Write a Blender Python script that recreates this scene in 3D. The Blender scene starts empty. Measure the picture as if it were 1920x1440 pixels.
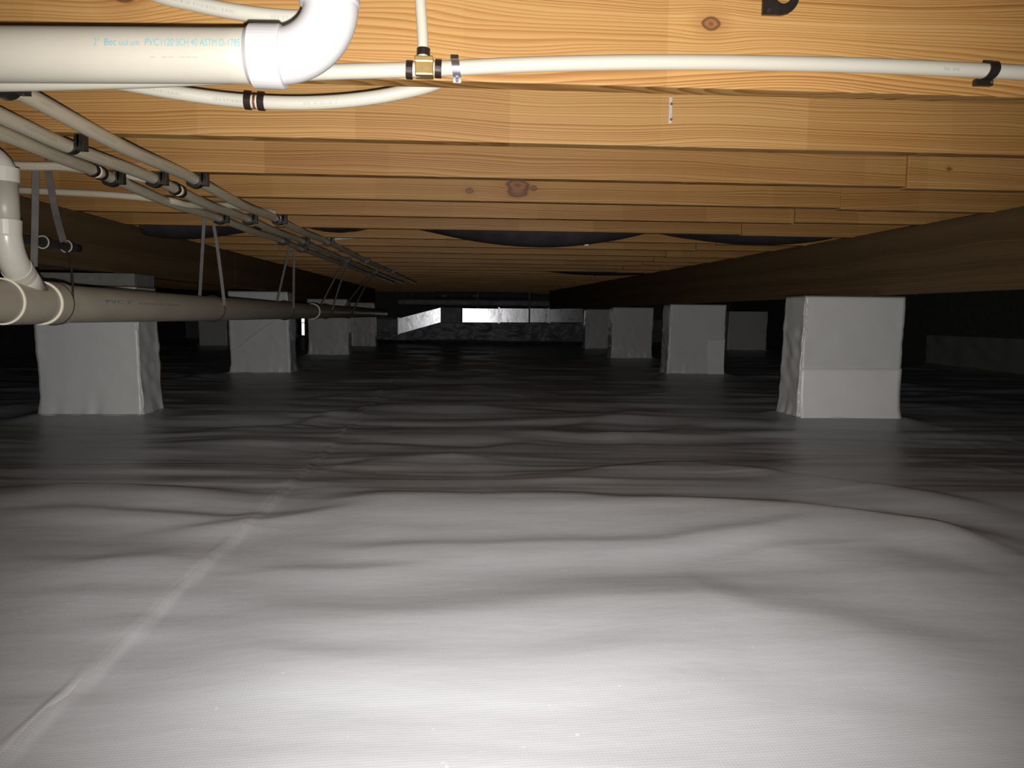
import bpy, bmesh, math, random
import numpy as np
from mathutils import Vector, Matrix
random.seed(7)
rng = np.random.default_rng(11)
S = bpy.context.scene
COL = S.collection
PI = math.pi

# ------------------------------------------------------------------ camera
F = 1450.0                     # focal length in pixels of the 1920x1440 frame
CZ = 0.41                      # eye height above the liner
ROLL = 0.010
PITCH = math.atan(128.1/F)
YAW = math.atan(91.3*math.cos(PITCH)/F)
fwd = Vector((math.sin(YAW)*math.cos(PITCH), math.cos(YAW)*math.cos(PITCH), -math.sin(PITCH)))
right = Vector((math.cos(YAW), -math.sin(YAW), 0))
up = right.cross(fwd)
r2 = right*math.cos(ROLL) + up*math.sin(ROLL)
u2 = up*math.cos(ROLL) - right*math.sin(ROLL)
CAM = Vector((0, 0, CZ))
cam_d = bpy.data.cameras.new('camera')
cam_d.sensor_width = 36; cam_d.lens = F/1920*36; cam_d.clip_start = 0.02; cam_d.clip_end = 60
cam = bpy.data.objects.new('camera', cam_d); COL.objects.link(cam)
cam.matrix_world = Matrix(((r2.x, u2.x, -fwd.x, CAM.x), (r2.y, u2.y, -fwd.y, CAM.y), (r2.z, u2.z, -fwd.z, CAM.z), (0, 0, 0, 1)))
S.camera = cam

def ray(px, py):
    return fwd + r2*((px-960)/F) + u2*((720-py)/F)
def P(px, py, Y=None, Z=None, X=None):
    """the point of the place seen at a pixel, on the plane Y=, Z= or X="""
    d = ray(px, py)
    if Y is not None: t = Y/d.y
    elif Z is not None: t = (Z-CZ)/d.z
    else: t = X/d.x
    return CAM + d*t

# ------------------------------------------------------------------ light: the phone's flash just under the lens
wd = bpy.data.worlds.new('world'); S.world = wd; wd.use_nodes = True
wd.node_tree.nodes['Background'].inputs[0].default_value = (0.5, 0.5, 0.55, 1)
wd.node_tree.nodes['Background'].inputs[1].default_value = 0.0
ld = bpy.data.lights.new('flash', 'SPOT'); ld.energy = 142; ld.spot_size = math.radians(104); ld.spot_blend = 1.0
ld.shadow_soft_size = 0.004; ld.color = (1.0, 0.98, 0.965)
fl = bpy.data.objects.new('flash', ld); COL.objects.link(fl)
fl.location = CAM - u2*0.019 + r2*0.004 + fwd*0.0
fdir = ray(965, 575).normalized()
fl.rotation_euler = (-fdir).to_track_quat('Z', 'Y').to_euler()
S.view_settings.view_transform = 'Standard'; S.view_settings.look = 'None'
S.view_settings.gamma = 1; S.view_settings.use_curve_mapping = False
S.view_settings.exposure = 0.0

# ------------------------------------------------------------------ helpers
def tag(o, label=None, cat=None, group=None, kind=None):
    if label: o['label'] = label
    if cat: o['category'] = cat
    if group: o['group'] = group
    if kind: o['kind'] = kind
    return o
def empty(name, loc=(0, 0, 0), label=None, cat=None, group=None):
    o = bpy.data.objects.new(name, None); o.empty_display_size = 0.05
    COL.objects.link(o); o.location = loc
    return tag(o, label, cat, group)
def mk(name, verts, faces, m, parent=None, uv=None, smooth=False):
    me = bpy.data.meshes.new(name)
    me.from_pydata([tuple(v) for v in verts], [], faces)
    if uv is not None:
        l = me.uv_layers.new(name='uv')
        for p in me.polygons:
            for li in p.loop_indices: l.data[li].uv = uv[me.loops[li].vertex_index]
    if smooth:
        me.polygons.foreach_set('use_smooth', [True]*len(me.polygons))
    me.materials.append(m); me.update()
    o = bpy.data.objects.new(name, me); COL.objects.link(o)
    if parent is not None:
        o.parent = parent
        chain = Vector((0, 0, 0)); q = parent
        while q: chain += q.location; q = q.parent
        o.matrix_parent_inverse = Matrix.Translation(-chain)
    return o
def box_vf(x0, x1, y0, y1, z0, z1, b=0.0, nx=1):
    """box with bevelled long edges"""
    bm = bmesh.new()
    bmesh.ops.create_cube(bm, size=1)
    for v in bm.verts:
        v.co = Vector((x0 if v.co.x < 0 else x1, y0 if v.co.y < 0 else y1, z0 if v.co.z < 0 else z1))
    if b: bmesh.ops.bevel(bm, geom=list(bm.edges), offset=b, segments=2, affect='EDGES', profile=0.6)
    bm.verts.ensure_lookup_table()
    V = [v.co.copy() for v in bm.verts]; Fc = [[v.index for v in f.verts] for f in bm.faces]
    bm.free(); return V, Fc
def box(name, x0, x1, y0, y1, z0, z1, m, parent=None, b=0.0):
    V, Fc = box_vf(x0, x1, y0, y1, z0, z1, b)
    return mk(name, V, Fc, m, parent)
def smooth_path(pts, n=10):
    pts = [Vector(p) for p in pts]
    if len(pts) < 3: return pts
    q = [pts[0]*2-pts[1]] + pts + [pts[-1]*2-pts[-2]]
    out = []
    for i in range(1, len(q)-2):
        a, b, c, d = q[i-1], q[i], q[i+1], q[i+2]
        for k in range(n):
            t = k/n
            out.append(0.5*((2*b)+(c-a)*t+(2*a-5*b+4*c-d)*t*t+(3*b-a-3*c+d)*t**3))
    out.append(q[-2]); return out
def frames(path):
    T = []
    for i in range(len(path)):
        a = path[max(0, i-1)]; b = path[min(len(path)-1, i+1)]
        T.append((b-a).normalized())
    ref = Vector((0, 0, 1)) if abs(T[0].z) < 0.9 else Vector((0, 1, 0))
    N = [(ref-T[0]*ref.dot(T[0])).normalized()]
    for i in range(1, len(path)):
        n = N[-1]-T[i]*N[-1].dot(T[i]); N.append(n.normalized())
    return T, N
def tube_vf(path, r, seg=20, cap=True, closed=False):
    path = [Vector(p) for p in path]
    if closed:
        T = [(path[(i+1) % len(path)]-path[i-1]).normalized() for i in range(len(path))]
        c = sum(path, Vector())/len(path); N = [(p-c).normalized() for p in path]
    else: T, N = frames(path)
    V, U, Fc = [], [], []; L = 0
    R = r if isinstance(r, (list, tuple)) else [r]*len(path)
    for i, p in enumerate(path):
        if i: L += (p-path[i-1]).length
        B = T[i].cross(N[i])
        for k in range(seg):
            a = 2*PI*k/seg
            V.append(p + (N[i]*math.cos(a)+B*math.sin(a))*R[i]); U.append((L, k/seg))
    n = len(path)
    for i in range(n if closed else n-1):
        j = (i+1) % n
        for k in range(seg):
            k2 = (k+1) % seg
            Fc.append((i*seg+k, i*seg+k2, j*seg+k2, j*seg+k))
    if cap and not closed:
        Fc.append(tuple(range(seg))[::-1]); Fc.append(tuple((n-1)*seg+k for k in range(seg)))
    return V, Fc, U
def tube(name, path, r, m, parent=None, seg=20, cap=True, closed=False):
    V, Fc, U = tube_vf(path, r, seg, cap, closed)
    o = mk(name, V, Fc, m, parent, uv=U)
    for p in o.data.polygons: p.use_smooth = len(p.vertices) == 4
    return o
def band_vf(path, widthdir, w, t, outdirs):
    """strap: rectangular section swept on path; widthdir constant, outdirs per point"""
    V, Fc = [], []
    wd_ = Vector(widthdir).normalized()
    for p, o in zip(path, outdirs):
        p = Vector(p); o = Vector(o).normalized()
        for a, b in ((-1, 0), (1, 0), (1, 1), (-1, 1)):
            V.append(p + wd_*(w/2*a) + o*(t*b))
    n = len(path)
    for i in range(n-1):
        for k in range(4):
            k2 = (k+1) % 4
            Fc.append((i*4+k, i*4+k2, (i+1)*4+k2, (i+1)*4+k))
    Fc.append((3, 2, 1, 0)); Fc.append(tuple((n-1)*4+k for k in range(4)))
    return V, Fc
def join_vf(*parts):
    V, Fc = [], []
    for v, f in parts:
        n = len(V); V += list(v); Fc += [tuple(i+n for i in q) for q in f]
    return V, Fc
def ring_path(c, axis, r, n=24, a0=0, a1=2*PI):
    axis = Vector(axis).normalized()
    ref = Vector((0, 0, 1)) if abs(axis.z) < 0.9 else Vector((1, 0, 0))
    a = axis.cross(ref).normalized(); b = a.cross(axis)
    m = n if abs(a1-a0-2*PI) < 1e-6 else n+1
    return [Vector(c)+a*(math.cos(a0+(a1-a0)*k/n)*r)+b*(math.sin(a0+(a1-a0)*k/n)*r) for k in range(m)]
def lathe(name, c, axis, prof, m, parent=None, seg=28):
    """prof: (distance along axis, radius) list, closed surface of revolution"""
    axis = Vector(axis).normalized(); c = Vector(c)
    ref = Vector((0, 0, 1)) if abs(axis.z) < 0.9 else Vector((1, 0, 0))
    a = axis.cross(ref).normalized(); b = a.cross(axis)
    V, Fc = [], []
    for s, r in prof:
        for k in range(seg):
            t = 2*PI*k/seg
            V.append(c+axis*s+a*(math.cos(t)*r)+b*(math.sin(t)*r))
    n = len(prof)
    for i in range(n-1):
        for k in range(seg):
            k2 = (k+1) % seg
            Fc.append((i*seg+k, i*seg+k2, (i+1)*seg+k2, (i+1)*seg+k))
    Fc.append(tuple(range(seg))[::-1]); Fc.append(tuple((n-1)*seg+k for k in range(seg)))
    o = mk(name, V, Fc, m, parent)
    return o

# ------------------------------------------------------------------ materials
def newmat(name):
    m = bpy.data.materials.new(name); m.use_nodes = True
    nt = m.node_tree; b = nt.nodes['Principled BSDF']
    return m, nt, b
def N_(nt, typ, **kw):
    n = nt.nodes.new(typ)
    for k, v in kw.items(): setattr(n, k, v)
    return n
def math_(nt, op, a, b=None, c=None, clamp=False):
    n = nt.nodes.new('ShaderNodeMath'); n.operation = op; n.use_clamp = clamp
    for i, v in enumerate((a, b, c)):
        if v is None: continue
        if isinstance(v, (int, float)): n.inputs[i].default_value = v
        else: nt.links.new(v, n.inputs[i])
    return n.outputs[0]
def ramp_(nt, fac, stops):
    n = nt.nodes.new('ShaderNodeValToRGB')
    e = n.color_ramp.elements
    while len(e) < len(stops): e.new(0.5)
    for q, (p, c) in zip(e, stops):
        q.position = p; q.color = (*c, 1) if len(c) == 3 else c
    nt.links.new(fac, n.inputs[0]); return n.outputs[0]
def mix_(nt, fac, a, b, typ='MIX'):
    n = nt.nodes.new('ShaderNodeMix'); n.data_type = 'RGBA'; n.blend_type = typ
    for s, v in ((n.inputs[0], fac), (n.inputs[6], a), (n.inputs[7], b)):
        if isinstance(v, (int, float)): s.default_value = v
        elif isinstance(v, tuple): s.default_value = (*v, 1) if len(v) == 3 else v
        else: nt.links.new(v, s)
    return n.outputs[2]
def noise_(nt, vec, scale=1, detail=3, rough=0.5, dim='3D', w=None):
    n = nt.nodes.new('ShaderNodeTexNoise'); n.noise_dimensions = dim
    n.inputs['Scale'].default_value = scale; n.inputs['Detail'].default_value = detail; n.inputs['Roughness'].default_value = rough
    if vec is not None: nt.links.new(vec, n.inputs['Vector'])
    if w is not None: nt.links.new(w, n.inputs['W'])
    return n.outputs[0]
def mapping_(nt, vec, scale):
    n = nt.nodes.new('ShaderNodeMapping'); n.inputs['Scale'].default_value = scale
    nt.links.new(vec, n.inputs[0]); return n.outputs[0]
def bump_(nt, b, h, strength=0.3, dist=0.01):
    n = nt.nodes.new('ShaderNodeBump'); n.inputs['Strength'].default_value = strength; n.inputs['Distance'].default_value = dist
    nt.links.new(h, n.inputs['Height']); nt.links.new(n.outputs[0], b.inputs['Normal'])

def wood(name, light, mid, dark, knots=(), warp=0.012, ringf=185.0, axis='X', joints=True, tone=0.22, rough=0.55, rand=True):
    """planed lumber: growth lines run along the board, knots at (x, z) in metres bend them"""
    m, nt, b = newmat(name)
    geo = N_(nt, 'ShaderNodeTexCoord'); oi = N_(nt, 'ShaderNodeObjectInfo')
    sep = N_(nt, 'ShaderNodeSeparateXYZ'); nt.links.new(geo.outputs['Object'], sep.inputs[0])
    x, y, z = sep.outputs
    if axis == 'Y': x, y = y, x
    rnd = math_(nt, 'MULTIPLY', oi.outputs['Random'], 37.0 if rand else 0.0)
    xs = math_(nt, 'ADD', x, rnd)
    comb = N_(nt, 'ShaderNodeCombineXYZ'); nt.links.new(math_(nt, 'MULTIPLY', xs, 0.9), comb.inputs[0]); nt.links.new(math_(nt, 'MULTIPLY', y, 4.0), comb.inputs[1]); nt.links.new(math_(nt, 'MULTIPLY', z, 5.0), comb.inputs[2])
    n1 = noise_(nt, comb.outputs[0], 1.3, 2.0, 0.45)
    comb2 = N_(nt, 'ShaderNodeCombineXYZ'); nt.links.new(math_(nt, 'MULTIPLY', xs, 3.0), comb2.inputs[0]); nt.links.new(y, comb2.inputs[1]); nt.links.new(math_(nt, 'MULTIPLY', z, 30.0), comb2.inputs[2])
    n2 = noise_(nt, comb2.outputs[0], 1.0, 2.0, 0.5)
    v = z; kmask = None
    for (kx, kz, s, kr) in knots:
        dx = math_(nt, 'SUBTRACT', x, kx); dz = math_(nt, 'SUBTRACT', z, kz)
        d2 = math_(nt, 'ADD', math_(nt, 'MULTIPLY', math_(nt, 'MULTIPLY', dx, dx), 0.22), math_(nt, 'MULTIPLY', dz, dz))
        e = math_(nt, 'MULTIPLY', math_(nt, 'EXPONENT', math_(nt, 'MULTIPLY', d2, -1.0/(s*s))), 0.8)
        v = math_(nt, 'SUBTRACT', v, math_(nt, 'MULTIPLY', dz, e))
        if kr:
            dn = math_(nt, 'ADD', math_(nt, 'MULTIPLY', math_(nt, 'MULTIPLY', dx, dx), 0.6), math_(nt, 'MULTIPLY', dz, dz))
            kd = math_(nt, 'DIVIDE', math_(nt, 'SQRT', dn), kr)
            kd = math_(nt, 'ADD', kd, math_(nt, 'MULTIPLY', math_(nt, 'SUBTRACT', n2, 0.5), 1.5))
            kmask = kd if kmask is None else math_(nt, 'MINIMUM', kmask, kd)
    v = math_(nt, 'ADD', v, math_(nt, 'MULTIPLY', n1, warp*8))
    v = math_(nt, 'ADD', v, math_(nt, 'MULTIPLY', n2, 0.0035))
    lw = noise_(nt, None, 1.0, 0.0, 0.0, '1D', math_(nt, 'MULTIPLY', v, ringf*0.33))
    ph = math_(nt, 'ADD', math_(nt, 'MULTIPLY', v, ringf), math_(nt, 'MULTIPLY', lw, 2.2))
    fr = math_(nt, 'FRACT', ph)
    line = math_(nt, 'MULTIPLY', math_(nt, 'POWER', fr, 2.2), math_(nt, 'SUBTRACT', 1.0, math_(nt, 'POWER', fr, 14.0)))
    amp = noise_(nt, None, 1.0, 2.0, 0.5, '1D', math_(nt, 'MULTIPLY', v, 22.0))
    fac = math_(nt, 'MULTIPLY', line, math_(nt, 'ADD', math_(nt, 'MULTIPLY', amp, 2.2), -0.10), clamp=True)
    fac = math_(nt, 'ADD', fac, math_(nt, 'MULTIPLY', math_(nt, 'SUBTRACT', amp, 0.42), 0.55), clamp=True)
    col = ramp_(nt, fac, [(0.0, light), (0.45, mid), (1.0, dark)])
    fib = noise_(nt, mapping_(nt, comb2.outputs[0], (1.0, 1, 14.0)), 1.0, 3, 0.6)
    col = mix_(nt, 0.25, col, ramp_(nt, fib, [(0.3, tuple(c*0.75 for c in mid)), (0.7, light)]))
    if joints:   # finger-jointed lengths differ a little in tone
        cell = math_(nt, 'FLOOR', math_(nt, 'DIVIDE', math_(nt, 'ADD', xs, math_(nt, 'MULTIPLY', oi.outputs['Random'], 3.3)), 0.31))
        wn = N_(nt, 'ShaderNodeTexWhiteNoise', noise_dimensions='1D'); nt.links.new(cell, wn.inputs['W'])
        g = math_(nt, 'ADD', math_(nt, 'MULTIPLY', wn.outputs['Value'], tone), 1.0-tone*0.6)
        g = math_(nt, 'MULTIPLY', g, math_(nt, 'ADD', math_(nt, 'MULTIPLY', oi.outputs['Random'], 0.16), 0.92))
        cc = N_(nt, 'ShaderNodeCombineColor'); 
        for i in range(3): nt.links.new(math_(nt, 'POWER', g, (0.8, 1.1, 1.5)[i]), cc.inputs[i])
        col = mix_(nt, 1.0, col, cc.outputs[0], 'MULTIPLY')
    if kmask is not None:
        kf = math_(nt, 'SUBTRACT', 1.0, math_(nt, 'SMOOTH_MIN', kmask, 1.0, 0.15), clamp=True)
        kcol = ramp_(nt, math_(nt, 'FRACT', math_(nt, 'MULTIPLY', kmask, 1.25)), [(0.0, (0.10, 0.035, 0.012)), (0.5, (0.26, 0.11, 0.04)), (1.0, (0.05, 0.02, 0.008))])
        edge = ramp_(nt, kmask, [(0.82, (1, 1, 1)), (1.0, (0, 0, 0))])
        halo = ramp_(nt, math_(nt, 'MULTIPLY', kmask, 0.4), [(0.3, (1, 1, 1)), (1.0, (0, 0, 0))])
        col = mix_(nt, math_(nt, 'MULTIPLY', halo, 0.55), col, (0.30, 0.13, 0.04))
        col = mix_(nt, math_(nt, 'MULTIPLY', edge, 0.85), col, kcol)
    nt.links.new(col, b.inputs['Base Color'])
    b.inputs['Roughness'].default_value = rough
    b.inputs['Specular IOR Level'].default_value = 0.3
    bump_(nt, b, fac, 0.15, 0.002)
    return m

def plain(name, color, rough=0.5, metal=0.0, nscale=0, namp=0.0, bump=0.0, bdist=0.002, spec=0.5, bscale=None):
    m, nt, b = newmat(name)
    b.inputs['Base Color'].default_value = (*color, 1); b.inputs['Roughness'].default_value = rough
    b.inputs['Metallic'].default_value = metal; b.inputs['Specular IOR Level'].default_value = spec
    tc = N_(nt, 'ShaderNodeTexCoord')
    if nscale:
        n = noise_(nt, tc.outputs['Object'], nscale, 4, 0.6)
        c = ramp_(nt, n, [(0.3, tuple(v*(1-namp) for v in color)), (0.7, tuple(min(1, v*(1+namp*0.6)) for v in color))])
        nt.links.new(c, b.inputs['Base Color'])
        if bump:
            nb = n if bscale is None else noise_(nt, tc.outputs['Object'], bscale, 3, 0.6)
            bump_(nt, b, nb, bump, bdist)
    return m

PINE_L, PINE_M, PINE_D = (0.465, 0.272, 0.098), (0.355, 0.160, 0.038), (0.170, 0.058, 0.010)
M = {}
M['pine'] = wood('pine', PINE_L, PINE_M, PINE_D, warp=0.010)
M['treated'] = wood('treated_lumber', (0.150, 0.095, 0.044), (0.115, 0.068, 0.029), (0.070, 0.038, 0.015), warp=0.008, ringf=190, axis='Y', joints=False, rough=0.75)
M['subfloor'] = plain('subfloor_board', (0.30, 0.18, 0.08), 0.8, nscale=40, namp=0.4)
M['pvc'] = plain('aged_cream_pvc', (0.40, 0.37, 0.305), 0.40, nscale=9, namp=0.05)
M['pvc_white'] = plain('white_pvc', (0.47, 0.455, 0.455), 0.32, nscale=14, namp=0.03)
M['drain'] = plain('dusty_drain_pvc', (0.42, 0.37, 0.29), 0.42, nscale=11, namp=0.10)
M['rim'] = plain('cut_pvc_rim', (0.80, 0.74, 0.60), 0.4)
M['drain_white'] = plain('grey_white_pvc', (0.58, 0.54, 0.47), 0.28, nscale=11, namp=0.04)
M['black'] = plain('black_plastic', (0.018, 0.014, 0.012), 0.35, nscale=60, namp=0.3)
M['crimp'] = plain('black_crimp_copper', (0.05, 0.035, 0.03), 0.30, metal=0.6, nscale=50, namp=0.2)
M['brass'] = plain('brass', (0.62, 0.43, 0.16), 0.33, metal=0.75, nscale=90, namp=0.15)
M['steel'] = plain('galvanised_steel', (0.62, 0.62, 0.65), 0.25, metal=0.9, nscale=60, namp=0.15)
M['plate'] = plain('dull_zinc', (0.55, 0.50, 0.47), 0.5, metal=0.3, nscale=60, namp=0.15)
M['strap'] = plain('grey_hanger_strap', (0.13, 0.115, 0.105), 0.55, nscale=30, namp=0.2)
M['darkrim'] = plain('dark_hanger_wire', (0.03, 0.02, 0.014), 0.5)
M['copper'] = plain('copper', (0.75, 0.36, 0.16), 0.25, metal=0.9)
M['insul'] = plain('dark_insulation_jacket', (0.050, 0.041, 0.046), 0.6, nscale=12, namp=0.35, bump=0.4, bdist=0.01)
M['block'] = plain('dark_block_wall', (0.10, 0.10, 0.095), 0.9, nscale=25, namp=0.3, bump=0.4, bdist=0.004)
M['ink'] = plain('blue_ink', (0.13, 0.32, 0.38), 0.5)
M['ink_dark'] = plain('faded_blue_ink', (0.10, 0.17, 0.20), 0.5)
M['red_ink'] = plain('faded_red_ink', (0.36, 0.22, 0.16), 0.5)
M['capblock'] = plain('grey_cap_block', (0.17, 0.165, 0.15), 0.85, nscale=30, namp=0.25, bump=0.3)
M['plank'] = plain('dark_sill', (0.10, 0.075, 0.055), 0.7, nscale=18, namp=0.3)

def pexmat(name, color, dens=0.55):
    m, nt, b = newmat(name)
    uvn = N_(nt, 'ShaderNodeTexCoord'); sp = N_(nt, 'ShaderNodeSeparateXYZ'); nt.links.new(uvn.outputs['UV'], sp.inputs[0])
    u, v = sp.outputs[0], sp.outputs[1]
    band = math_(nt, 'LESS_THAN', math_(nt, 'ABSOLUTE', math_(nt, 'SUBTRACT', v, 0.62)), 0.032)
    band2 = math_(nt, 'LESS_THAN', math_(nt, 'ABSOLUTE', math_(nt, 'SUBTRACT', v, 0.30)), 0.032)
    band = math_(nt, 'MAXIMUM', band, band2)
    w1 = noise_(nt, None, 1, 1, 0.5, '1D', math_(nt, 'MULTIPLY', u, 420.0))
    w2 = noise_(nt, None, 1, 0, 0.5, '1D', math_(nt, 'MULTIPLY', u, 9.0))
    on = math_(nt, 'MULTIPLY', math_(nt, 'GREATER_THAN', w1, 0.5), math_(nt, 'GREATER_THAN', w2, dens))
    on = math_(nt, 'MULTIPLY', math_(nt, 'MULTIPLY', on, band), 0.28)
    nt.links.new(mix_(nt, on, color, (0.10, 0.11, 0.14)), b.inputs['Base Color'])
    b.inputs['Roughness'].default_value = 0.30
    return m
M['pex'] = pexmat('white_pex', (0.53, 0.50, 0.415), 0.9)
M['pex_print'] = pexmat('printed_white_pex', (0.56, 0.53, 0.44), 0.42)
M['pex_old'] = pexmat('dusty_pex', (0.56, 0.49, 0.36), 0.50)

def linermat(name, color, rough, weave=True, warp=0.0, spec=0.5, crease=0.0):
    m, nt, b = newmat(name)
    tc = N_(nt, 'ShaderNodeTexCoord'); ob = tc.outputs['Object']
    n = noise_(nt, ob, 2.2, 4, 0.6)
    c = ramp_(nt, n, [(0.25, tuple(v*0.93 for v in color)), (0.75, tuple(min(1, v*1.05) for v in color))])
    # dust specks
    dn = noise_(nt, ob, 95, 1, 0.5)
    sp = ramp_(nt, dn, [(0.775, (0, 0, 0)), (0.80, (1, 1, 1))])
    c = mix_(nt, math_(nt, 'MULTIPLY', sp, 0.16), c, (0.85, 0.83, 0.8))
    nt.links.new(c, b.inputs['Base Color'])
    rn = noise_(nt, ob, 5, 3, 0.6)
    nt.links.new(math_(nt, 'ADD', math_(nt, 'MULTIPLY', rn, 0.12), rough-0.06), b.inputs['Roughness'])
    b.inputs['Specular IOR Level'].default_value = spec
    h = noise_(nt, mapping_(nt, ob, (3.0, 9.0, 6.0)), 1.0, 4, 0.55)
    h = math_(nt, 'MULTIPLY', h, 0.25)
    if crease:
        w = noise_(nt, mapping_(nt, ob, (5.0, 5.0, 9.0)), 1.0, 2, 0.7)
        h = math_(nt, 'ADD', h, math_(nt, 'MULTIPLY', math_(nt, 'ABSOLUTE', math_(nt, 'SUBTRACT', w, 0.5)), crease))
    if weave:
        s = N_(nt, 'ShaderNodeSeparateXYZ'); nt.links.new(ob, s.inputs[0])
        wx = math_(nt, 'SINE', math_(nt, 'MULTIPLY', math_(nt, 'ADD', s.outputs[0], math_(nt, 'MULTIPLY', s.outputs[1], 0.06)), 2*PI/0.0040))
        wy = math_(nt, 'SINE', math_(nt, 'MULTIPLY', math_(nt, 'SUBTRACT', s.outputs[1], math_(nt, 'MULTIPLY', s.outputs[0], 0.06)), 2*PI/0.0040))
        h = math_(nt, 'ADD', h, math_(nt, 'MULTIPLY', math_(nt, 'MAXIMUM', wx, wy), 0.0045))
    bump_(nt, b, h, 0.5, 0.02)
    return m
M['liner'] = linermat('floor_liner', (0.37, 0.375, 0.385), 0.36)
M['liner_tape'] = linermat('seam_liner', (0.405, 0.405, 0.412), 0.36)
M['wrap'] = linermat('pier_liner', (0.66, 0.655, 0.64), 0.36, weave=False, crease=0.08)
M['wrap_lit'] = linermat('pier_liner_lit', (0.80, 0.79, 0.77), 0.36, weave=False, crease=0.08)  # paler copy of the pier liner, stands for light falling low on the pier
M['wrap_fold'] = linermat('pier_liner_fold', (0.72, 0.71, 0.69), 0.18, weave=False, crease=0.5)
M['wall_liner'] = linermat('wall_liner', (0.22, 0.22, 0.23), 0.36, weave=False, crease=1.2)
M['dark_liner'] = linermat('side_wall_liner', (0.30, 0.30, 0.28), 0.4, weave=False, crease=0.6)  # mid-grey liner turned up the right wall
def foilmat():
    m, nt, b = newmat('foil_facing')
    tc = N_(nt, 'ShaderNodeTexCoord'); ob = tc.outputs['Object']
    b.inputs['Metallic'].default_value = 1.0
    n = noise_(nt, ob, 7, 4, 0.65)
    c = ramp_(nt, n, [(0.34, (0.36, 0.36, 0.38)), (0.42, (0.72, 0.72, 0.75))])
    nt.links.new(c, b.inputs['Base Color']); b.inputs['Roughness'].default_value = 0.23
    w = noise_(nt, ob, 4, 3, 0.6)
    bump_(nt, b, math_(nt, 'ABSOLUTE', math_(nt, 'SUBTRACT', w, 0.5)), 0.10, 0.02)
    return m
M['foil'] = foilmat()
M['foil_dark'] = plain('dull_duct_wrap', (0.20, 0.20, 0.21), 0.5, metal=0.3, nscale=14, namp=0.4, bump=0.5, bdist=0.02)

# ------------------------------------------------------------------ the liner on the ground
XW, Y0F, Y1F = 4.45, -1.2, 12.75
def vnoise(x, y, seed):
    g = np.random.default_rng(seed).random((256, 256))*2-1
    xi = np.floor(x).astype(int); yi = np.floor(y).astype(int)
    fx = x-xi; fy = y-yi
    fx = fx*fx*fx*(fx*(fx*6-15)+10); fy = fy*fy*fy*(fy*(fy*6-15)+10)
    a = g[xi % 256, yi % 256]; b = g[(xi+1) % 256, yi % 256]; c = g[xi % 256, (yi+1) % 256]; d = g[(xi+1) % 256, (yi+1) % 256]
    return (a*(1-fx)+b*fx)*(1-fy)+(c*(1-fx)+d*fx)*fy
def base(y):
    """the ground swells up to about 1.6 m from the viewer and falls again behind"""
    y = np.asarray(y, float)
    a = np.clip((y-0.45)/1.07, 0, 1); b = np.clip((y-1.53)/0.8, 0, 1)
    return 0.048*(a*a*(3-2*a)*0.5+a*0.5)*(1-b*b*(3-2*b))
def gp(px, py):
    z = 0.0
    for _ in range(6):
        p = P(px, py, Z=z); z = 0.5*z+0.5*float(base(p.y))
    return p.x, p.y
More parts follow.
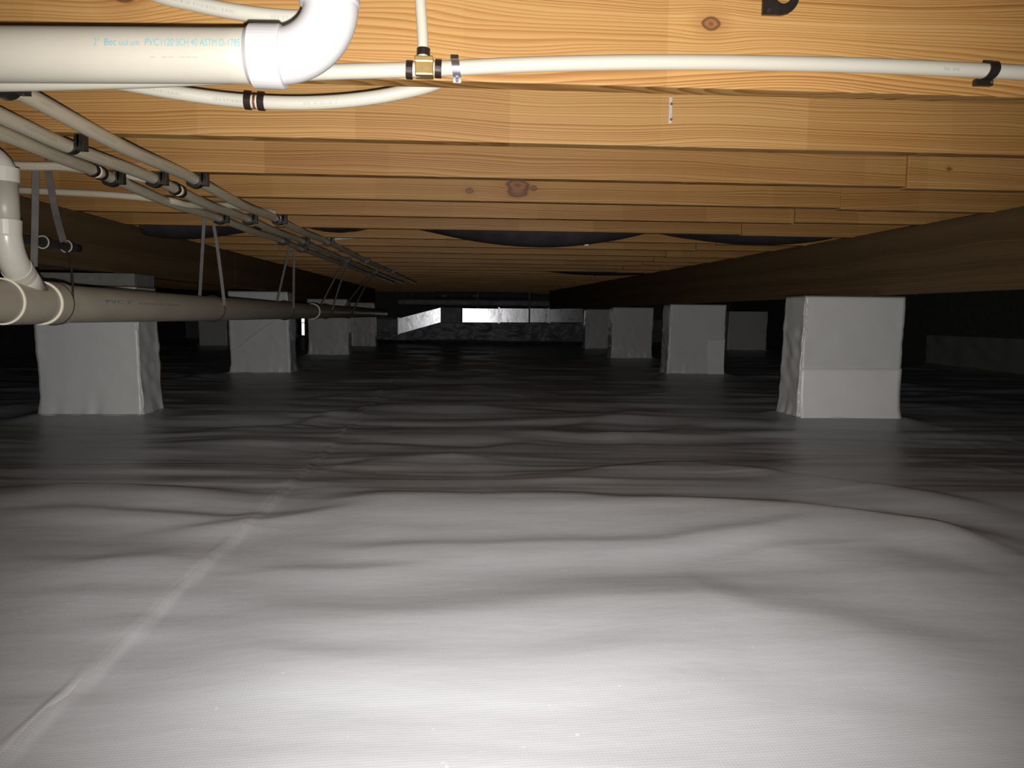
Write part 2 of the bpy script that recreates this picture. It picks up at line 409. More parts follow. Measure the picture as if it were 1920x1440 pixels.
# folds: pixel polyline of the crest, height, width towards the viewer, width away
FOLDS = [
 ([(560, 948), (700, 941), (900, 945), (1100, 946), (1300, 958), (1500, 970), (1750, 1002), (1960, 1025)], 0.032, 0.16, 0.062),
 ([(-40, 923), (200, 924), (400, 926), (470, 930)], 0.020, 0.10, 0.05),
 ([(300, 1205), (560, 1186), (800, 1168), (960, 1150), (1130, 1132), (1330, 1132), (1450, 1170), (1620, 1205), (1960, 1265)], 0.017, 0.16, 0.085),
 ([(940, 1262), (1030, 1247), (1170, 1224), (1300, 1192), (1400, 1180)], 0.006, 0.06, 0.05),
 ([(560, 1030), (800, 1022), (1000, 1022), (1250, 1020), (1450, 1005), (1560, 985)], 0.008, 0.06, 0.028),
 ([(-40, 965), (200, 968), (420, 972), (640, 960)], 0.009, 0.05, 0.025),
 ([(230, 1010), (420, 985), (520, 975), (700, 955)], 0.007, 0.05, 0.022),
 ([(-40, 1062), (150, 1066), (300, 1050), (430, 1058)], 0.010, 0.07, 0.032),
 ([(-40, 1130), (150, 1120), (330, 1125)], 0.008, 0.06, 0.03),
 ([(380, 1085), (520, 1075), (700, 1062), (900, 1050)], 0.006, 0.06, 0.025),
 ([(300, 1250), (480, 1238), (650, 1245), (830, 1232)], 0.005, 0.06, 0.03),
 ([(1440, 1046), (1560, 1062), (1700, 1064), (1830, 1085), (1960, 1125)], 0.012, 0.09, 0.06),
 ([(1300, 1062), (1450, 1040), (1700, 1030)], 0.006, 0.05, 0.025),
 ([(1600, 955), (1740, 990), (1960, 1060)], 0.012, 0.08, 0.04),
 ([(1300, 880), (1500, 900), (1700, 925), (1960, 975)], 0.012, 0.12, 0.05),
 ([(930, 890), (1050, 893), (1200, 880), (1330, 868), (1500, 868)], 0.016, 0.12, 0.05),
 ([(560, 880), (700, 868), (850, 862), (1000, 872)], 0.013, 0.11, 0.05),
 ([(100, 880), (350, 878), (560, 868)], 0.010, 0.10, 0.05),
 ([(600, 842), (760, 835), (900, 842), (1040, 828)], 0.014, 0.12, 0.06),
 ([(1050, 800), (1180, 822), (1290, 800), (1370, 805)], 0.016, 0.14, 0.06),
 ([(350, 812), (520, 800), (680, 770), (800, 762), (960, 770)], 0.016, 0.14, 0.07),
 ([(960, 812), (1100, 795), (1250, 770)], 0.014, 0.14, 0.07),
 ([(480, 760), (640, 745), (800, 735), (1000, 740), (1150, 735)], 0.016, 0.2, 0.09),
 ([(300, 712), (380, 705), (520, 690), (640, 692)], 0.030, 0.25, 0.10),
 ([(1700, 806), (1790, 815), (1860, 842), (1960, 860)], 0.020, 0.12, 0.06),
 ([(1700, 862), (1800, 870), (1960, 900)], 0.014, 0.10, 0.05),
 ([(1380, 752), (1450, 772), (1500, 790)], 0.014, 0.12, 0.06),
 ([(1700, 735), (1800, 742), (1960, 755)], 0.018, 0.2, 0.08),
 ([(1700, 765), (1850, 772), (1960, 790)], 0.016, 0.15, 0.08),
 ([(-60, 702), (20, 698), (64, 694)], 0.06, 0.25, 0.12),
 ([(-60, 775), (30, 770), (64, 775)], 0.02, 0.12, 0.06),
 ([(380, 1385), (600, 1370), (850, 1380)], 0.003, 0.05, 0.03),
 ([(1100, 1340), (1350, 1300), (1600, 1340), (1900, 1400)], 0.003, 0.06, 0.04),
]
FG = []
for pl, A, w1, w2 in FOLDS:
    g = np.array([gp(*q) for q in pl]); o = np.argsort(g[:, 0]); FG.append((g[o, 0], g[o, 1], A, w1, w2))
SEAM_PX = [(-60, 1470), (0, 1413), (110, 1312), (215, 1215), (340, 1097), (455, 992), (466, 982), (530, 922), (600, 857), (660, 797), (710, 745), (757, 700), (800, 668)]
SG = np.array([gp(*q) for q in SEAM_PX]); so = np.argsort(SG[:, 1]); SGX, SGY = SG[so, 0], SG[so, 1]
PIER_BASE = []      # filled below: (x0, x1, y0, y1)
def height(x, y):
    x = np.asarray(x, float); y = np.asarray(y, float)
    wx = x+0.10*vnoise(x*1.1+7, y*1.4, 21); wy = y+0.05*vnoise(x*1.7, y*1.9+3, 22)
    far = np.clip((y-1.3)/1.2, 0.0, 1.0)
    h = base(y)+0.006*vnoise(wx*0.9+5, wy*1.7+2, 1) + (0.0055+0.006*far)*vnoise(wx*1.4+9, wy*4.2, 2)+(0.0026+0.0050*far)*vnoise(wx*1.9, wy*9.5, 3)+(0.0005+0.0019*far)*vnoise(wx*3+11, wy*21+wx*2, 4)+0.0006*far*vnoise(wx*7+11, wy*48+wx*5, 14)
    # sharp little creases: ridged noise
    rd = 1-np.abs(vnoise(wx*1.3+40, wy*6.0+9, 5)); h += far*0.004*np.power(np.clip(rd, 0, 1), 5)*(vnoise(x*0.8, y*0.8, 6) > -0.2)
    for gx, gy, A, w1, w2 in FG:
        yc = np.interp(x, gx, gy); s = y-yc
        e = np.clip(np.minimum(x-gx[0], gx[-1]-x)/0.22+0.15, 0, 1); e = e*e*(3-2*e)
        s = s+0.012*vnoise(x*7, y*0, 31)
        k_ = 0.72 if gy.mean() < 1.9 else 0.62
        h = h + k_*A*e*np.where(s < 0, np.exp(-(s/(w1*1.15))**2), np.exp(-(s/(w2*1.1))**2))
    # lap of the left sheet over the right one
    xs = np.interp(y, SGY, SGX); d = x-xs
    pk = 0.0042*np.exp(-(d/0.005)**2)
    side = 0.0022/(1+np.exp(np.clip(d/0.0035, -40, 40)))
    pucker = 0.0010*vnoise(x*5, y*22, 33)*np.exp(-(d/0.12)**2)
    h = h+np.where(y < 4.5, pk+side+pucker, 0)
    for (a, b, c, dd) in PIER_BASE:
        dx = np.maximum(np.maximum(a-x, x-b), 0); dy = np.maximum(np.maximum(c-y, y-dd), 0)
        dist = np.sqrt(dx*dx+dy*dy)
        k = np.exp(-(dist/0.16)**2)
        h = h*(1-k)+(0.018*np.exp(-(dist/0.07)**2))
    return h
def pier_px(xl, xr, d, depth=0.20):
    a = P(xl, 640, Y=d).x; b = P(xr, 640, Y=d).x
    return a, b, d, d+depth
PIERS = [  # pixel left, right of the front face, distance, top height, label
 ('r1', 1508, 1694, 3.02, 0.498, 'nearest wrapped pier under the dark girder on the right, with a lighter lower band', 1),
 ('r2', 1256, 1360, 5.35, 0.498, 'second wrapped pier under the right girder, with a lighter flap at its lower corner', 2),
 ('r3', 1149, 1224, 7.35, 0.498, 'third wrapped pier under the right girder, small shiny crinkle on its face', 3),
 ('r4', 1099, 1146, 9.5, 0.498, 'farthest wrapped pier of the right row, beside the foil duct', 4),
 ('l1', 65, 256, 3.05, 0.503, 'nearest wrapped pier on the left, standing behind the big drain pipe', 5),
 ('l2', 429, 540, 5.25, 0.551, 'second wrapped pier on the left with a diagonal crease across its face', 6),
 ('l3', 577, 651, 7.6, 0.551, 'third wrapped pier of the left row, behind the drain pipe coupling', 7),
 ('l4', 657, 702, 9.7, 0.551, 'farthest wrapped pier of the left row, beside the slanted duct', 8),
 ('b1', 372, 424, 9.6, 0.49, 'dim wrapped pier far back on the left, outside the main row', 9),
 ('b2', 1366, 1438, 9.4, 0.49, 'dim wrapped pier far back on the right, outside the main row', 10),
]
for p in PIERS: PIER_BASE.append(pier_px(p[1], p[2], p[3]))
NX, NY = 560, 760
t = np.linspace(-1, 1, NX); xs_ = XW*np.sinh(2.0*t)/math.sinh(2.0)
u = np.linspace(0, 1, NY)
ys_ = np.concatenate([np.linspace(Y0F, 0.45, 26)[:-1], 0.45*np.exp(np.log(Y1F/0.45)*np.linspace(0, 1, NY-25))])
GX, GY = np.meshgrid(xs_, ys_)
H = height(GX, GY)
def gridmesh(name, GX, GY, GZ, m, parent=None):
    ny, nx = GX.shape
    co = np.stack([GX, GY, GZ], -1).reshape(-1, 3).astype(np.float32)
    idx = np.arange(nx*ny).reshape(ny, nx)
    q = np.stack([idx[:-1, :-1], idx[:-1, 1:], idx[1:, 1:], idx[1:, :-1]], -1).reshape(-1, 4)
    me = bpy.data.meshes.new(name)
    me.vertices.add(len(co)); me.vertices.foreach_set('co', co.ravel())
    me.loops.add(q.size); me.loops.foreach_set('vertex_index', q.ravel().astype(np.int32))
    me.polygons.add(len(q)); me.polygons.foreach_set('loop_start', (np.arange(len(q))*4).astype(np.int32))
    me.polygons.foreach_set('use_smooth', np.ones(len(q), bool))
    me.update(calc_edges=True); me.validate()
    me.materials.append(m)
    o = bpy.data.objects.new(name, me); COL.objects.link(o); o.parent = parent
    return o
floor = gridmesh('floor', GX, GY, H, M['liner']); floor['kind'] = 'structure'
floor['label'] = 'pale grey wrinkled vapour barrier liner spread over the ground'
# taped lap along the seam
sy = np.linspace(0.42, 5.2, 700); sx = np.interp(sy, SGY, SGX)
sx = np.convolve(np.pad(sx, 6, 'edge'), np.ones(13)/13, 'valid')
off = np.linspace(-0.048, 0.0, 9)
TX = sx[:, None]+off[None, :]+0.004*vnoise(sy*9, sy*0, 51)[:, None]; TY = np.repeat(sy[:, None], 9, 1)
TZ = height(TX, TY)+np.linspace(-0.0012, 0.0020, 9)[None, :]; TZ[:, -1] -= 0.0034
tp = gridmesh('seam_tape', TX, TY, TZ, M['liner_tape'], floor); tp['label'] = 'smoother lap strip along the liner seam'

# ------------------------------------------------------------------ shell
JB = 0.76; JH = 0.235; JT = 0.038; CEIL = JB+JH
def struct(o, label=None):
    o['kind'] = 'structure'
    if label: o['label'] = label
    return o
struct(box('ceiling', -XW, XW, Y0F, Y1F, CEIL, CEIL+0.02, M['subfloor']), 'subfloor sheathing above the joists')
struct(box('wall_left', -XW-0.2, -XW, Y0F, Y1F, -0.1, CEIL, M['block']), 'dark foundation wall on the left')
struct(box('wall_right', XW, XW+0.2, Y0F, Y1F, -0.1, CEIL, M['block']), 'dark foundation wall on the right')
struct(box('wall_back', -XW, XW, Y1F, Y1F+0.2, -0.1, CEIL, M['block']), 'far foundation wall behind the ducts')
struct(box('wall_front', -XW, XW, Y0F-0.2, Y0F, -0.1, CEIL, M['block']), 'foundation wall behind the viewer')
def crinkle(name, x0, x1, z0, z1, y, m, parent, axis='X', amp=0.02, n=90, seed=5, label=None, nz=14):
    a = np.linspace(x0, x1, n); z = np.linspace(z0, z1, nz)
    A, Z = np.meshgrid(a, z)
    D = amp*vnoise(A*3.5, Z*9, seed)+amp*0.5*vnoise(A*10, Z*22, seed+1)
    if axis == 'X': GXX, GYY = A, y-0.02-np.abs(D)
    else: GXX, GYY = y-0.02-np.abs(D), A
    o = gridmesh(name, GXX, GYY, Z, m, parent)
    if label: o['label'] = label
    return o
wb = bpy.data.objects['wall_back']; wr = bpy.data.objects['wall_right']; wl = bpy.data.objects['wall_left']
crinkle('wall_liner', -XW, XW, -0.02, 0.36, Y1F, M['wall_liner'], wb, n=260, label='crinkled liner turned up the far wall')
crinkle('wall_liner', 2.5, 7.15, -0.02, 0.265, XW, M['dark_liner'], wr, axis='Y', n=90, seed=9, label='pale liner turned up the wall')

# ------------------------------------------------------------------ joists
def joist_knots(k):
    Y = 1.20+0.4064*k
    px = {0: [(1333, 45, 0.026, 0.0125), (232, -18, 0.050, 0.018)], 3: [(970, 349, 0.022, 0.030), (1000, 353, 0.01, 0.009), (880, 357, 0.012, 0.010)],
          4: [(1864, 380, 0.01, 0.006)], 5: [(1735, 401, 0.014, 0.016), (1722, 411, 0.01, 0.007)], 2: [(1778, 317, 0.01, 0.005)], 6: [(1620, 433, 0.012, 0.008)]}.get(k)
    if not px: return None
    out = []
    for a, b, s, r in px:
        p = P(a, b, Y=Y); out.append((p.x, p.z-JB, s, r))
    return out
ordn = ['nearest', 'second', 'third', 'fourth', 'fifth', 'sixth', 'seventh', 'eighth', 'ninth', 'tenth', 'eleventh', 'twelfth', 'thirteenth', 'fourteenth', 'fifteenth', 'sixteenth', 'seventeenth', 'eighteenth', 'nineteenth', 'twentieth', 'twenty-first', 'twenty-second', 'twenty-third', 'twenty-fourth', 'twenty-fifth', 'twenty-sixth', 'twenty-seventh', 'twenty-eighth']
look = {0: 'golden pine joist carrying the long white water pipe, dark knot near its top',
        1: 'pine joist with a small metal strap, second from the viewer',
        2: 'pine joist third from the viewer, butted to a darker board by its end',
        3: 'pine joist with a big oval knot at mid length, fourth from the viewer',
        4: 'plain pine joist fifth from the viewer',
        5: 'pine joist sixth from the viewer, in front of the black sagging insulation',
        6: 'dim pine joist just behind the row of black sagging insulation'}
NJ = 28
for k in range(-3, NJ):
    Y = 1.20+0.4064*k
    if Y+JT > Y1F: break
    kn = joist_knots(k)
    mat = wood('pine_board', PINE_L, PINE_M, PINE_D, knots=kn, warp=0.016 if k == 0 else 0.010, rand=True) if kn else M['pine']
    lab = look.get(k) if k >= 0 else ['pine joist right above the viewer, out of the picture', 'pine joist behind the viewer', 'pine joist farthest behind the viewer'][k+3] 
    if lab is None: lab = f'brown pine joist, {ordn[k]} counted back from the viewer'
    j = empty('floor_joist', (0, Y, JB), lab, 'joist', 'floor joists overhead')
    split = 1.19+0.03*math.sin(k*2.1)
    def board(x0, x1, dy, dz, m):
        V, Fc = box_vf(x0, x1, dy, dy+JT, dz, JH-0.001, 0.0025)
        me = bpy.data.meshes.new('board'); me.from_pydata([tuple(v) for v in V], [], Fc); me.materials.append(m); me.update()
        o = bpy.data.objects.new('board', me); COL.objects.link(o); o.parent = j; return o
    if k < 2: board(-XW, XW, 0, 0, mat)
    else:
        s = (k % 3-1)
        board(-XW, split-0.001, 0, 0.0, mat); board(split+0.001, XW, -0.004 if k != 3 else 0.004, (-0.004, 0.003, -0.005)[k % 3], mat)

# ------------------------------------------------------------------ girders
def girder(name, pts, zb, side, label):
    """three plies side by side, inner face through pts; side=+1 grows to +X"""
    (xa, ya), (xb, yb) = pts
    sl = (xb-xa)/(yb-ya)
    g = empty(name, (xa, ya, zb), label, 'girder', 'dark girders carrying the joists')
    for q in range(3):
        y0, y1 = Y0F+0.05, 10.8
        if q == 1: jn = 6.3
        else: jn = 4.6 if side < 0 else 8.7
        for (a, b) in ((y0, jn-0.001), (jn+0.001, y1)):
            V, Fc = box_vf(0, 0.038, a, b, zb, JB-0.001, 0.003)
            V2 = []
            for v in V:
                xx = xa+sl*(v.y-ya)+side*(q*0.0385+v.x)
                V2.append(Vector((xx, v.y, v.z+(0.002*q))))
            o = mk('ply', V2, Fc if side > 0 else [f[::-1] for f in Fc], M['treated'], g)
    return g
def gpt(px, py): q = P(px, py, Z=JB); return (q.x, q.y)
GR = (gpt(1920, 386), gpt(1200, 515)); GL = (gpt(205, 411), gpt(423, 468))
girder('girder', GR, 0.506, 1, 'dark brown three ply girder bearing on the right row of wrapped piers')
girder('girder', GL, 0.560, -1, 'dark brown three ply girder on the left behind pipes and hangers')

# ------------------------------------------------------------------ wrapped piers
def pier(key, xl, xr, d, ztop, label, seed):
    x0, x1, y0, y1 = pier_px(xl, xr, d)
    cx, cy = (x0+x1)/2, (y0+y1)/2
    e = empty('wrapped_pier', (cx, cy, 0), label, 'pier', 'liner wrapped piers')
    rs = np.random.default_rng(seed)
    nfx, nfy, nz = 36, 18, 46
    hw, hd = (x1-x0)/2, (y1-y0)/2
    def outline(k, n_):   # around: front, right, back, left
        pass
    loop = []
    for i in range(nfx): loop.append((-hw+2*hw*i/nfx, -hd))
    for i in range(nfy): loop.append((hw, -hd+2*hd*i/nfy))
    for i in range(nfx): loop.append((hw-2*hw*i/nfx, hd))
    for i in range(nfy): loop.append((-hw, hd-2*hd*i/nfy))
    loop = np.array(loop); n = len(loop)
    zs = np.linspace(-0.03, ztop, nz)
    A = np.arange(n)
    V = []
    fx = np.where(np.abs(loop[:, 1]+hd) < 1e-6, 1.0, 0.0)   # front rows
    corner = np.minimum(np.abs(np.abs(loop[:, 0])-hw)*1.0, 1)+np.minimum(np.abs(np.abs(loop[:, 1])-hd), 1)
    cor = np.exp(-(np.hypot(np.abs(loop[:, 0])-hw, np.abs(loop[:, 1])-hd)/0.018)**2)
    nrm = np.stack([np.where(np.abs(np.abs(loop[:, 0])-hw) < 1e-6, np.sign(loop[:, 0]), 0), np.where(np.abs(np.abs(loop[:, 1])-hd) < 1e-6, np.sign(loop[:, 1]), 0)], 1)
    nl = np.linalg.norm(nrm, axis=1, keepdims=True); nrm = nrm/np.maximum(nl, 1e-6)
    isside = np.abs(nrm[:, 0])
    for z in zs:
        tt = z/ztop
        flare = 0.020*math.exp(-(max(z, 0)/0.05)**1.4)
        dd = flare*(0.6+0.3*vnoise(A*0.35, A*0+seed, seed))
        amp = 0.0018*(1-0.6*tt)+0.0030*isside*(1 if tt < 0.75 else 0.1)*(1 if cx > 0 else 0.5)
        dd = dd + amp*vnoise(A*0.22+seed*3.1+z*14, A*0+z*26, seed+1)
        cw = 0.0035*vnoise(np.full(n, z*11.0), A*0.04, seed+2)+0.001
        dd = dd + cor*cw*(1 if tt < 0.93 else 0.2)
        lean = (1-tt)*0.012*(-1 if cx > 0 else 1)
        for (px_, py_), nn, q in zip(loop, nrm, dd):
            V.append((cx+px_+nn[0]*q+lean, cy+py_+nn[1]*q, z))
    Fc = []
    for i in range(nz-1):
        for k in range(n):
            k2 = (k+1) % n
            Fc.append((i*n+k, i*n+k2, (i+1)*n+k2, (i+1)*n+k))
    Fc.append(tuple((nz-1)*n+k for k in range(n)))
    w = mk('liner_wrap', V, Fc, M['wrap'], e)
    for p in w.data.polygons: p.use_smooth = len(p.vertices) == 4
    # raised shiny fold down the corner nearest the walkway, and the bead at the foot
    sgn = -1 if cx > 0 else 1
    pts = []
    for i in range(40):
        z = 0.0+(ztop-0.02)*i/39
        pts.append(Vector((cx+sgn*(hw+0.004)+(1-z/ztop)*0.012*(-1 if cx > 0 else 1)+0.0035*float(vnoise(np.array([z*13.0]), np.array([seed*1.0]), seed+5)[0]), y0-0.004+0.003*math.sin(z*60+seed), z)))
    rr = [0.0022+0.0035*max(0, float(vnoise(np.array([p.z*12.0]), np.array([seed*2.0]), seed+6)[0]))+(0.007*math.exp(-((p.z-0.08)/0.05)**2) if key == 'r1' else 0) for p in pts]
    f = tube('corner_fold', pts, rr, M['wrap_fold'], e, seg=8); f['label'] = 'raised shiny fold down the corner'
    # sill plate
    box('top_plate', x0-0.004, x1+0.004, y0+0.012, y1-0.004, ztop, ztop+0.006, M['plank'], e, b=0.001)
    if key == 'l1':
        o = box('cap_block', x0+0.004, x1-0.002, y0+0.006, y1-0.004, ztop+0.0062, 0.556, M['capblock'], e, b=0.003); o['label'] = 'grey cap block under the girder'
    def patch(nm, ax, bx, za, zb, m, lab):  # thin added sheet over the front, its paler colour paints a lit area
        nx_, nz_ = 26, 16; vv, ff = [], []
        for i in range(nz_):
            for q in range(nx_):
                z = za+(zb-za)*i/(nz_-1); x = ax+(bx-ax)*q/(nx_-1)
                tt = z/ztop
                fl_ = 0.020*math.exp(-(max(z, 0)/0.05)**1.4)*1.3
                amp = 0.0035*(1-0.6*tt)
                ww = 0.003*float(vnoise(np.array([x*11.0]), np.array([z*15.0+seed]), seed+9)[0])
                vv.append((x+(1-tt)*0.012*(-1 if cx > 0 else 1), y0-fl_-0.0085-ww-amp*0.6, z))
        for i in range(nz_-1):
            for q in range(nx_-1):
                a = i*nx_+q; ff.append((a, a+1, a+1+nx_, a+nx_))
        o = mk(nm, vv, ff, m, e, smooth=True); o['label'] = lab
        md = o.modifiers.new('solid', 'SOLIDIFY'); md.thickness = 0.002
    if key == 'r1': patch('lit_patch', x0-0.003, x1+0.001, -0.02, 0.212, M['wrap_lit'], 'band of light painted across the foot')
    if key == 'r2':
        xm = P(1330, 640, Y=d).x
        patch('lit_patch', xm, x1+0.001, -0.02, 0.262, M['wrap_lit'], 'patch of light painted at the corner')
    if key == 'l2':
        a, b = P(437, 662, Y=d), P(528, 596, Y=d)
        pts = [Vector((a.x+(b.x-a.x)*t_, y0-0.004-0.003*math.sin(PI*t_), a.z+(b.z-a.z)*t_+0.02*math.sin(PI*t_))) for t_ in np.linspace(0, 1, 16)]
        tube('diagonal_crease', pts, [0.001+0.0045*math.sin(PI*i/15) for i in range(16)], M['wrap'], e, seg=8)
    if key in ('r3', 'l3', 'r4'):
        q = {'r3': P(1184, 649, Y=d), 'l3': P(600, 640, Y=d), 'r4': P(1106, 640, Y=d)}[key]
        for i in range(5):
            an = i*1.25+0.3; c0 = Vector((q.x, y0-0.007, q.z))
            tube('crinkle', [c0+Vector((math.cos(an), 0, math.sin(an)))*0.008, c0+Vector((math.cos(an), -0.12, math.sin(an)))*0.022, c0+Vector((math.cos(an+0.3), 0.1, math.sin(an+0.3)))*0.036], [0.002, 0.005, 0.001], M['wrap_fold'], e, seg=6)
    if cx > 0 or key == 'l1':   # shiny bunched tape high on the corner
        for i in range(3):
            zz = ztop-0.05-0.045*i; xx = cx+sgn*(hw+0.003)
            tube('corner_pleat', [Vector((xx, y0-0.004, zz+0.03)), Vector((xx-sgn*0.004, y0-0.013, zz)), Vector((xx+sgn*0.006, y0-0.005, zz-0.035))], [0.001, 0.0055, 0.001], M['wrap_fold'], e, seg=8)
    # gathered liner at the foot
    lp = []
    for i in range(26):
        x = x0-0.018+(x1-x0+0.036)*i/25
        lp.append(Vector((x, y0-0.026+0.006*float(vnoise(np.array([x*14.0]), np.array([seed*1.7]), seed+3)[0]), 0.011+0.006*float(vnoise(np.array([x*19.0]), np.array([seed*0.7]), seed+4)[0]))))
    tube('foot_gather', lp, 0.0055, M['wrap'], e, seg=8)
    return e
for p in PIERS: pier(*p)

# ------------------------------------------------------------------ near white drain pipe with elbow
YP = 0.932; RP = 0.0300
pc = P(240, 104, Y=YP); pz = pc.z
dr = empty('drain_pipe', (pc.x, YP, pz), 'thick cream drain pipe crossing at the upper left with blue print and a white elbow', 'pipe')
xe = P(520, 105, Y=YP).x; xc = P(618, 0, Y=YP).x
z2 = P(240, 104, Y=YP).z; zr = P(480, 106, Y=YP).z
slope = (P(480, 105.5, Y=YP).z-P(0, 102.5, Y=YP).z)/(P(480, 105, Y=YP).x-P(0, 104, Y=YP).x)
zat = lambda x: P(480, 105.5, Y=YP).z+slope*(x-P(480, 105, Y=YP).x)
tube('pipe_body', [Vector((x, YP, zat(x))) for x in np.linspace(-1.2, xe-0.01, 24)], RP, M['pvc'], dr, seg=40)
R = xc-xe+0.002
arc = [Vector((xe-0.032, YP, zat(xe))), Vector((xe-0.012, YP, zat(xe)))]
for i in range(17):
    a = i/16*PI/2
    arc.append(Vector((xe+R*math.sin(a), YP, zat(xe)+R*(1-math.cos(a)))))
ztop_e = arc[-1].z
arc += [Vector((xc, YP, ztop_e+0.015))]
tube('elbow', arc, RP*1.03, M['pvc_white'], dr, seg=40)
hub0 = P(470, 105, Y=YP).x; hub1 = P(532, 105, Y=YP).x
hb = lathe('elbow_hub', (hub0, YP, zat(hub0)), (1, 0, 0), [(0, RP*0.98), (0.0, RP*1.06), (0.003, RP*1.16), (hub1-hub0-0.002, RP*1.18), (hub1-hub0, RP*1.12), (hub1-hub0, RP*1.0)], M['pvc_white'], dr, seg=44)
zh = P(618, 12, Y=YP).z
lathe('elbow_hub', (xc, YP, zh), (0, 0, 1), [(0, RP*1.0), (0, RP*1.10), (0.002, RP*1.14), (0.032, RP*1.14), (0.034, RP*1.0)], M['pvc_white'], dr, seg=44)
tube('riser', [Vector((xc, YP, zh+0.02)), Vector((xc, YP, CEIL-0.002))], RP, M['pvc'], dr, seg=40)
for i, (a, b) in enumerate([(590, 108), (548, 146), (640, 60), (664, 34)]):   # mould nubs
    q = P(a, b, Y=YP-RP)
def curved_text(txt, size, pxa, pxb, zoff, mat, parent, name='printed_marking', R_=RP, bold=0.0):
    cu = bpy.data.curves.new('marking', 'FONT'); cu.body = txt; cu.size = size; cu.offset = bold
    to = bpy.data.objects.new('marking', cu); COL.objects.link(to)
    bpy.context.view_layer.update()
    dg = bpy.context.evaluated_depsgraph_get()
    me = bpy.data.meshes.new_from_object(to.evaluated_get(dg)); bpy.data.objects.remove(to)
    xa, xb = P(pxa, 90, Y=YP-R_).x, P(pxb, 90, Y=YP-R_).x
    w = max(v.co.x for v in me.vertices)-min(v.co.x for v in me.vertices); mx = min(v.co.x for v in me.vertices)
    sc = (xb-xa)/w
    for v in me.vertices:
        x = xa+(v.co.x-mx)*sc; th = (v.co.y+zoff)/R_
        v.co = Vector((x, YP-(R_+0.0003)*math.cos(th), zat(x)+(R_+0.0003)*math.sin(th)))
    me.materials.clear(); me.materials.append(mat)
    o = bpy.data.objects.new(name, me); COL.objects.link(o); o.parent = parent
    o.matrix_parent_inverse = Matrix.Translation(-parent.location); o['label'] = 'blue printed lettering along the pipe'
    return o
curved_text('2"', 0.0115, 176, 186, 0.001, M['ink'], dr)
curved_text('Bec', 0.0115, 196, 218, 0.001, M['ink'], dr)
curved_text('uul.um', 0.0100, 224, 262, 0.001, M['ink'], dr)
curved_text('PVC', 0.0115, 272, 298, 0.001, M['ink'], dr)
curved_text('1120 SCH 40 ASTM D-1785', 0.0118, 302, 450, 0.001, M['ink'], dr)
curved_text('C', 0.0115, 455, 462, 0.001, M['ink'], dr)
curved_text('- -- ---', 0.008, 280, 368, -0.0125, M['red_ink'], dr)

# ------------------------------------------------------------------ water pipes
R34, R12 = 0.0111, 0.0080
JF = 1.20                     # face of the nearest joist
def crimp(c, ax, r, parent, w=0.0075, m=None):
    return lathe('crimp_ring', Vector(c)-Vector(ax).normalized()*w/2, ax, [(0, r*0.98), (0, r*1.14), (0.0008, r*1.19), (w-0.0008, r*1.19), (w, r*1.14), (w, r*0.98)], m or M['crimp'], parent, seg=22)
def wpath(px, Y, n=10):
    return smooth_path([P(a, b, Y=(Y if not isinstance(Y, list) else Y[i])) for i, (a, b) in enumerate(px)], n)
yj = JF-R34-0.001
main = [(-120, 158), (60, 156), (250, 151), (450, 142), (620, 135), (770, 131), (870, 127), (1000, 121), (1200, 117), (1400, 118), (1650, 124), (1930, 137), (2080, 146), (2350, 158), (2700, 165)]
c = P(1000, 121, Y=yj)
wp = empty('water_pipe', c, 'long white water pipe running across the nearest joist through a brass tee', 'pipe', 'white water pipes')
mp = wpath(main, yj)
tube('pipe_body', mp, R34, M['pex'], wp)
tc_ = P(796, 130, Y=yj)
# brass tee: body, three barbs
V1 = box_vf(tc_.x-0.0135, tc_.x+0.0135, yj-0.0135, yj+0.012, tc_.z-0.0115, tc_.z+0.0085, 0.002)
V2 = box_vf(tc_.x-0.0140, tc_.x+0.0135, yj-0.0142, yj+0.012, tc_.z+0.0070, tc_.z+0.0155, 0.0015)
vv, ff = join_vf(V1, V2); mk('brass_tee', vv, ff, M['brass'], wp)
for xx in (768, 822):
    q = P(xx, 131 if xx < 800 else 129, Y=yj)
    crimp(q, (1, 0, -0.04), R34*1.02, wp, 0.0098)
vt = P(790, 0, Y=yj)
vpts = [Vector((tc_.x-0.002, yj, tc_.z+0.014)), P(792, 60, Y=yj), P(788, 0, Y=yj), P(786, -60, Y=yj), Vector((P(786, -60, Y=yj).x, yj, CEIL-0.003))]
tube('branch_riser', smooth_path(vpts, 6), R12, M['pex'], wp)
crimp(P(794, 98, Y=yj), (0.03, 0, 1), R12*1.05, wp, 0.0105)
# dipping pipe behind the first joist
c = P(480, 190, Y=1.33)
wp2 = empty('water_pipe', c, 'short white water pipe sagging below the nearest joist with a copper coupling', 'pipe', 'white water pipes')
dp = smooth_path([P(60, 120, Y=1.31), P(150, 146, Y=1.31), P(230, 157, Y=1.31), P(330, 174, Y=1.32), P(420, 186, Y=1.33), P(500, 192, Y=1.33), P(580, 193, Y=1.33), P(660, 188, Y=1.33), P(740, 176, Y=1.33), P(820, 155, Y=1.34), P(900, 110, Y=1.36)], 10)
tube('pipe_body', dp, R34, M['pex_print'], wp2)
def at_px(path, px):
    best = min(range(1, len(path)-1), key=lambda i: abs((960+F*(path[i]-CAM).dot(r2)/(path[i]-CAM).dot(fwd))-px))
    return path[best], (path[best+1]-path[best-1]).normalized()
for xx in (466, 490):
    q, tx = at_px(wpath([(400, 184), (440, 187.5), (470, 190), (500, 192), (540, 193)], 1.33, 14), xx); crimp(q, tx, R34*1.04, wp2, 0.011)
q, tx = at_px(wpath([(400, 184), (440, 187.5), (470, 190), (500, 192), (540, 193)], 1.33, 14), 478); lathe('copper_coupling', q-tx*0.002, tx, [(0, R34), (0, R34*1.06), (0.004, R34*1.06), (0.004, R34)], M['copper'], wp2)
